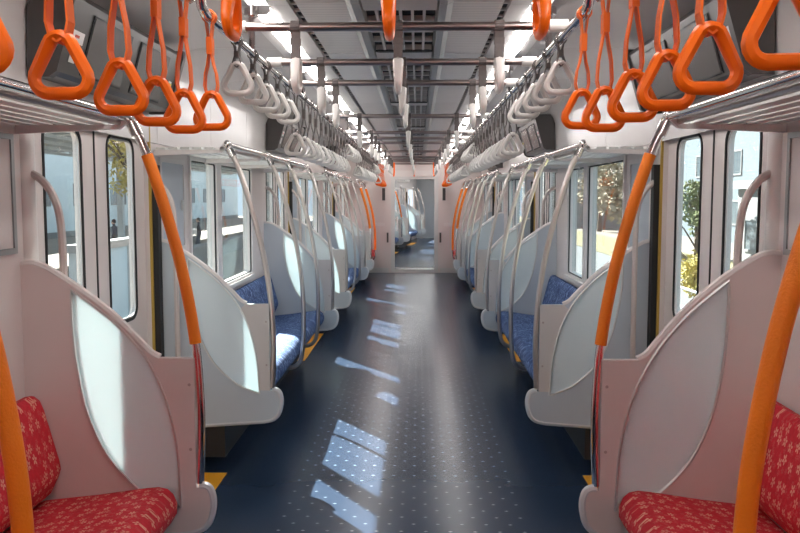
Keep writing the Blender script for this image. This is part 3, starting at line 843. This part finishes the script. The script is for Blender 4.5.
canopy('platform_canopy', -17.5, -9.8, 3.8, 4.1, -4, 75, -13.0, 'far grey platform canopy seen at the top of the left door windows')

def building(name, x0, x1, y0, y1, h, mt, label, wins, roofm=None, face='-x', extra=None):
    cx, cy = (x0 + x1) / 2, (y0 + y1) / 2
    e = empty(name, (cx, cy, GZ), label, 'building')
    a, b, c, d = x0 - cx, x1 - cx, y0 - cy, y1 - cy
    MB().box(a, b, c, d, 0, h).build('wall', mt, e)
    MB().box(a - .2, b + .2, c - .2, d + .2, h, h + .25).build('roof', roofm or SHEET, e)
    MB().box(a - .03, b + .03, c - .03, d + .03, 0, .4).build('plinth', CONC, e)
    fx = a if face == '-x' else b
    for (yy, zz, ww, hh) in wins:
        xs = sorted((fx - .05, fx + .05))
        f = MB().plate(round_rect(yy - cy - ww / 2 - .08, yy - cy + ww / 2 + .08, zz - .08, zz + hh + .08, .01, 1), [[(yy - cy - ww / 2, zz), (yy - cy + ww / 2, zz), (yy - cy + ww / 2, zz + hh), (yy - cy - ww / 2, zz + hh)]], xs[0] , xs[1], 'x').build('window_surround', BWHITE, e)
        xs = sorted((fx - .02, fx + .02))
        MB().box(xs[0], xs[1], yy - cy - ww / 2, yy - cy + ww / 2, zz, zz + hh).build('window', WIN, e)
    return e
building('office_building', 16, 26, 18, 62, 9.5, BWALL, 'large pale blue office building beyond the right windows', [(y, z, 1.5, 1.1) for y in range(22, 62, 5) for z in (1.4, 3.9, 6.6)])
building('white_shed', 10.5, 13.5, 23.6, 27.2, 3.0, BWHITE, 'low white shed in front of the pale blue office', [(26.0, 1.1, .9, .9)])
building('depot_building', -40, -24, 20, 110, 8.5, mat('depot_cladding', (.58, .68, .72), .6, 0, .05, 1), 'long pale depot building beyond the platform canopy on the left', [(y, 2.2, 3.2, 1.4) for y in range(24, 108, 7)], face='+x')
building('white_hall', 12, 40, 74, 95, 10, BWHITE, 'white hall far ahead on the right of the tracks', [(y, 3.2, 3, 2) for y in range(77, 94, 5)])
# hoarding with white coping on the left
e = empty('hoarding_wall', (-5.8, 18.5, GZ), 'blue-grey hoarding with white coping outside the nearest left door', 'wall')
for k in range(6):
    MB().box(-.06, .06, -4.5 + k * 1.2, -4.5 + k * 1.2 + 1.17, 0, 1.78).build('hoarding_panel', BLUEWALL, e)
    MB().box(-.10, .10, -4.55 + k * 1.2, -4.45 + k * 1.2, 0, 1.80).build('post', GIRD, e)
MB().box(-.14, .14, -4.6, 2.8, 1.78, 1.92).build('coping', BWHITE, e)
e = empty('low_wall', (-9.5, 46, GZ), 'low pale concrete kerb wall beside the left track', 'wall')
MB().box(-.2, .2, -22, 30, 0, .55).build('wall_body', CONC, e)
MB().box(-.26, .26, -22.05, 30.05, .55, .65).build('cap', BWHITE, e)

def tree(name, x, y, h, r, trunk_h, lm, label, n=1600, grp='trees outside'):
    e = empty(name, (x, y, GZ), label, 'tree' if trunk_h > .3 else 'bush', grp)
    rnd = random.Random(int(x * 31 + y * 17))
    m = MB(); m.tube([(0, 0, 0), (.05, .02, trunk_h * .6), (0, .05, h * .75)], [.16 * h / 5, .12 * h / 5, .03], 7)
    for k in range(6):
        a = k * 1.05 + rnd.random(); z = trunk_h + (h - trunk_h) * rnd.uniform(0, .45)
        m.tube([(0, .02, z), (math.cos(a) * r * .4, math.sin(a) * r * .4, z + .25 * (h - trunk_h)), (math.cos(a) * r * .75, math.sin(a) * r * .75, z + .4 * (h - trunk_h))], [.05 * h / 5, .035 * h / 5, .012], 5)
    m.build('trunk', BARK, e)
    m = MB(); blobs = []
    for k in range(14):
        a = rnd.uniform(0, 6.28); q = rnd.uniform(0, .65) * r; blobs.append((math.cos(a) * q, math.sin(a) * q, rnd.uniform(trunk_h + .25 * r, h - .3 * r), rnd.uniform(.3, .5) * r))
    for k in range(n):
        b = rnd.choice(blobs); d = Vector((rnd.gauss(0, 1), rnd.gauss(0, 1), rnd.gauss(0, 1))).normalized() * b[3] * rnd.uniform(.6, 1.05)
        c = Vector(b[:3]) + d; u = Vector((rnd.gauss(0, 1), rnd.gauss(0, 1), rnd.gauss(0, 1))).normalized(); v = u.cross(Vector((rnd.gauss(0, 1), rnd.gauss(0, 1), 1))).normalized()
        sz = rnd.uniform(.06, .12) * r * .9
        m.add([c - u * sz, c + v * sz * .5, c + u * sz, c - v * sz * .5], [(0, 1, 2, 3)])
    me = bpy.data.meshes.new('foliage'); me.from_pydata(m.v, [], m.f); me.materials.append(lm); tag(link('foliage', me, e), kind='stuff')
tree('bare_tree', 10.2, 40, 5.2, 2.4, 1.4, LEAFM[1], 'brown thinning tree seen through the second-bay right window')
tree('green_tree', 9.1, 27, 3.4, 1.0, 1.0, LEAFM[0], 'dark green tree outside the nearest right door')
tree('yellow_bush', 7.1, 21, 1.8, .9, .2, LEAFM[2], 'yellowing bush on the verge outside the nearest right door', 900, 'bushes outside')
tree('autumn_tree', -8.35, 24.2, 5.2, 1.25, 2.7, LEAFM[2], 'yellow-green autumn tree beyond the hoarding on the left')
tree('brown_tree', 14.5, 66, 6.5, 3.0, 1.8, LEAFM[1], 'tall brownish tree in front of the far white hall')
# railing outside the right door
e = empty('railing', (5.6, 17.7, GZ), 'low steel railing outside the nearest right door', 'railing')
for z in (.45, .85):
    MB().tube([(0, -4, z), (0, 4, z)], .03, 8).build('rail', GIRD, e, True)
for k in range(5):
    MB().tube([(0, -4 + k * 2, 0), (0, -4 + k * 2, .87)], .03, 8).build('post', GIRD, e, True)

def person(x, y, rz, label, shirt, trouser, bagm):
    e = empty('person', (x, y, GZ), label, 'person', rz=rz)
    SKIN = mat('skin', (.50, .32, .23), .6, 0, .05, 8); HAIR = mat('hair', (.02, .016, .014), .7, 0, .2, 20)
    V = {'pel': (0, 0, .93), 'waist': (0, 0, 1.08), 'chest': (0, .01, 1.28), 'neck': (0, .01, 1.42), 'head': (0, .03, 1.50), 'crown': (0, .03, 1.62),
         'shl': (-.17, .01, 1.36), 'ell': (-.22, -.06, 1.10), 'wrl': (-.22, .03, .87), 'hal': (-.215, .06, .78),
         'shr': (.17, .01, 1.36), 'elr': (.23, .03, 1.10), 'wrr': (.23, .10, .87), 'har': (.225, .12, .78),
         'hil': (-.09, 0, .88), 'knl': (-.10, .12, .50), 'anl': (-.10, .16, .08), 'tol': (-.10, .30, .035),
         'hir': (.09, 0, .88), 'knr': (.10, .02, .48), 'anr': (.10, -.18, .10), 'tor': (.10, -.06, .035)}
    R = {'pel': .13, 'waist': .12, 'chest': .14, 'neck': .05, 'head': .085, 'crown': .06, 'hil': .085, 'hir': .085, 'knl': .06, 'knr': .06, 'anl': .042, 'anr': .042, 'tol': .035, 'tor': .035}
    E_ = [('pel', 'waist'), ('waist', 'chest'), ('chest', 'neck'), ('neck', 'head'), ('head', 'crown'), ('chest', 'shl'), ('shl', 'ell'), ('ell', 'wrl'), ('wrl', 'hal'), ('chest', 'shr'), ('shr', 'elr'), ('elr', 'wrr'), ('wrr', 'har'),
          ('pel', 'hil'), ('hil', 'knl'), ('knl', 'anl'), ('anl', 'tol'), ('pel', 'hir'), ('hir', 'knr'), ('knr', 'anr'), ('anr', 'tor')]
    ks = list(V); me = bpy.data.meshes.new('body'); me.from_pydata([V[k] for k in ks], [(ks.index(a), ks.index(b)) for a, b in E_], [])
    o = link('body', me, e); me.materials.append(shirt)
    md = o.modifiers.new('skin', 'SKIN'); sl = me.skin_vertices[0].data if me.skin_vertices else None
    if sl is None:
        bm = bmesh.new(); bm.from_mesh(me); bm.verts.layers.skin.verify(); bm.to_mesh(me); bm.free(); sl = me.skin_vertices[0].data
    for i, k in enumerate(ks):
        r = R.get(k, .05 if k[:2] in ('sh', 'el') else .035); sl[i].radius = (r, r); sl[i].use_root = (k == 'pel')
    sb = o.modifiers.new('sub', 'SUBSURF'); sb.levels = 1; sb.render_levels = 2
    # colour by height: trousers, top, skin
    m = shirt
    hd = MB().ball((0, .035, 1.555), .098, 12, 10, (.85, 1, 1.2)); hd.ball((0, .135, 1.545), .016, 6, 5); hd.ball((-.085, .03, 1.55), .022, 6, 5, (.5, 1, 1.3)); hd.ball((.085, .03, 1.55), .022, 6, 5, (.5, 1, 1.3))
    hd.build('face', SKIN, e, True)
    MB().ball((0, .01, 1.60), .106, 12, 10, (.9, 1, 1.05)).build('hair', HAIR, e, True)
    tr = MB()
    for s_, kn, an in ((-1, (.12, .50), (.16, .10)), (1, (.02, .48), (-.18, .12))):
        tr.tube([(s_ * .08, 0, .98), (s_ * .09, 0, .86), (s_ * .10, kn[0], kn[1]), (s_ * .10, an[0], an[1])], [.12, .105, .078, .066], 10)
    tr.build('trousers', trouser, e, True)
    b = bpy.data.objects  # the bag is a thing of its own
    T0 = T[0]; T[0] = T0 @ Matrix.Translation((x, y, GZ)) @ Matrix.Rotation(rz, 4, 'Z')
    bg_ = empty('tote_bag', (.36, .12, .42), 'white bag carried by the ' + label, 'bag')
    MB().box(-.05, .05, -.18, .18, 0, .34).build('bag_body', bagm, bg_)
    MB().tube([(0, -.09, .34), (-.02, -.05, .40), (-.04, 0, .42), (-.02, .05, .40), (0, .09, .34)], .008, 6).build('bag_handle', bagm, bg_, True)
    T[0] = T0
DCL = mat('dark_cloth', (.03, .034, .045), .85, 0, .1, 10); NCL = mat('navy_cloth', (.04, .05, .08), .85, 0, .1, 10)
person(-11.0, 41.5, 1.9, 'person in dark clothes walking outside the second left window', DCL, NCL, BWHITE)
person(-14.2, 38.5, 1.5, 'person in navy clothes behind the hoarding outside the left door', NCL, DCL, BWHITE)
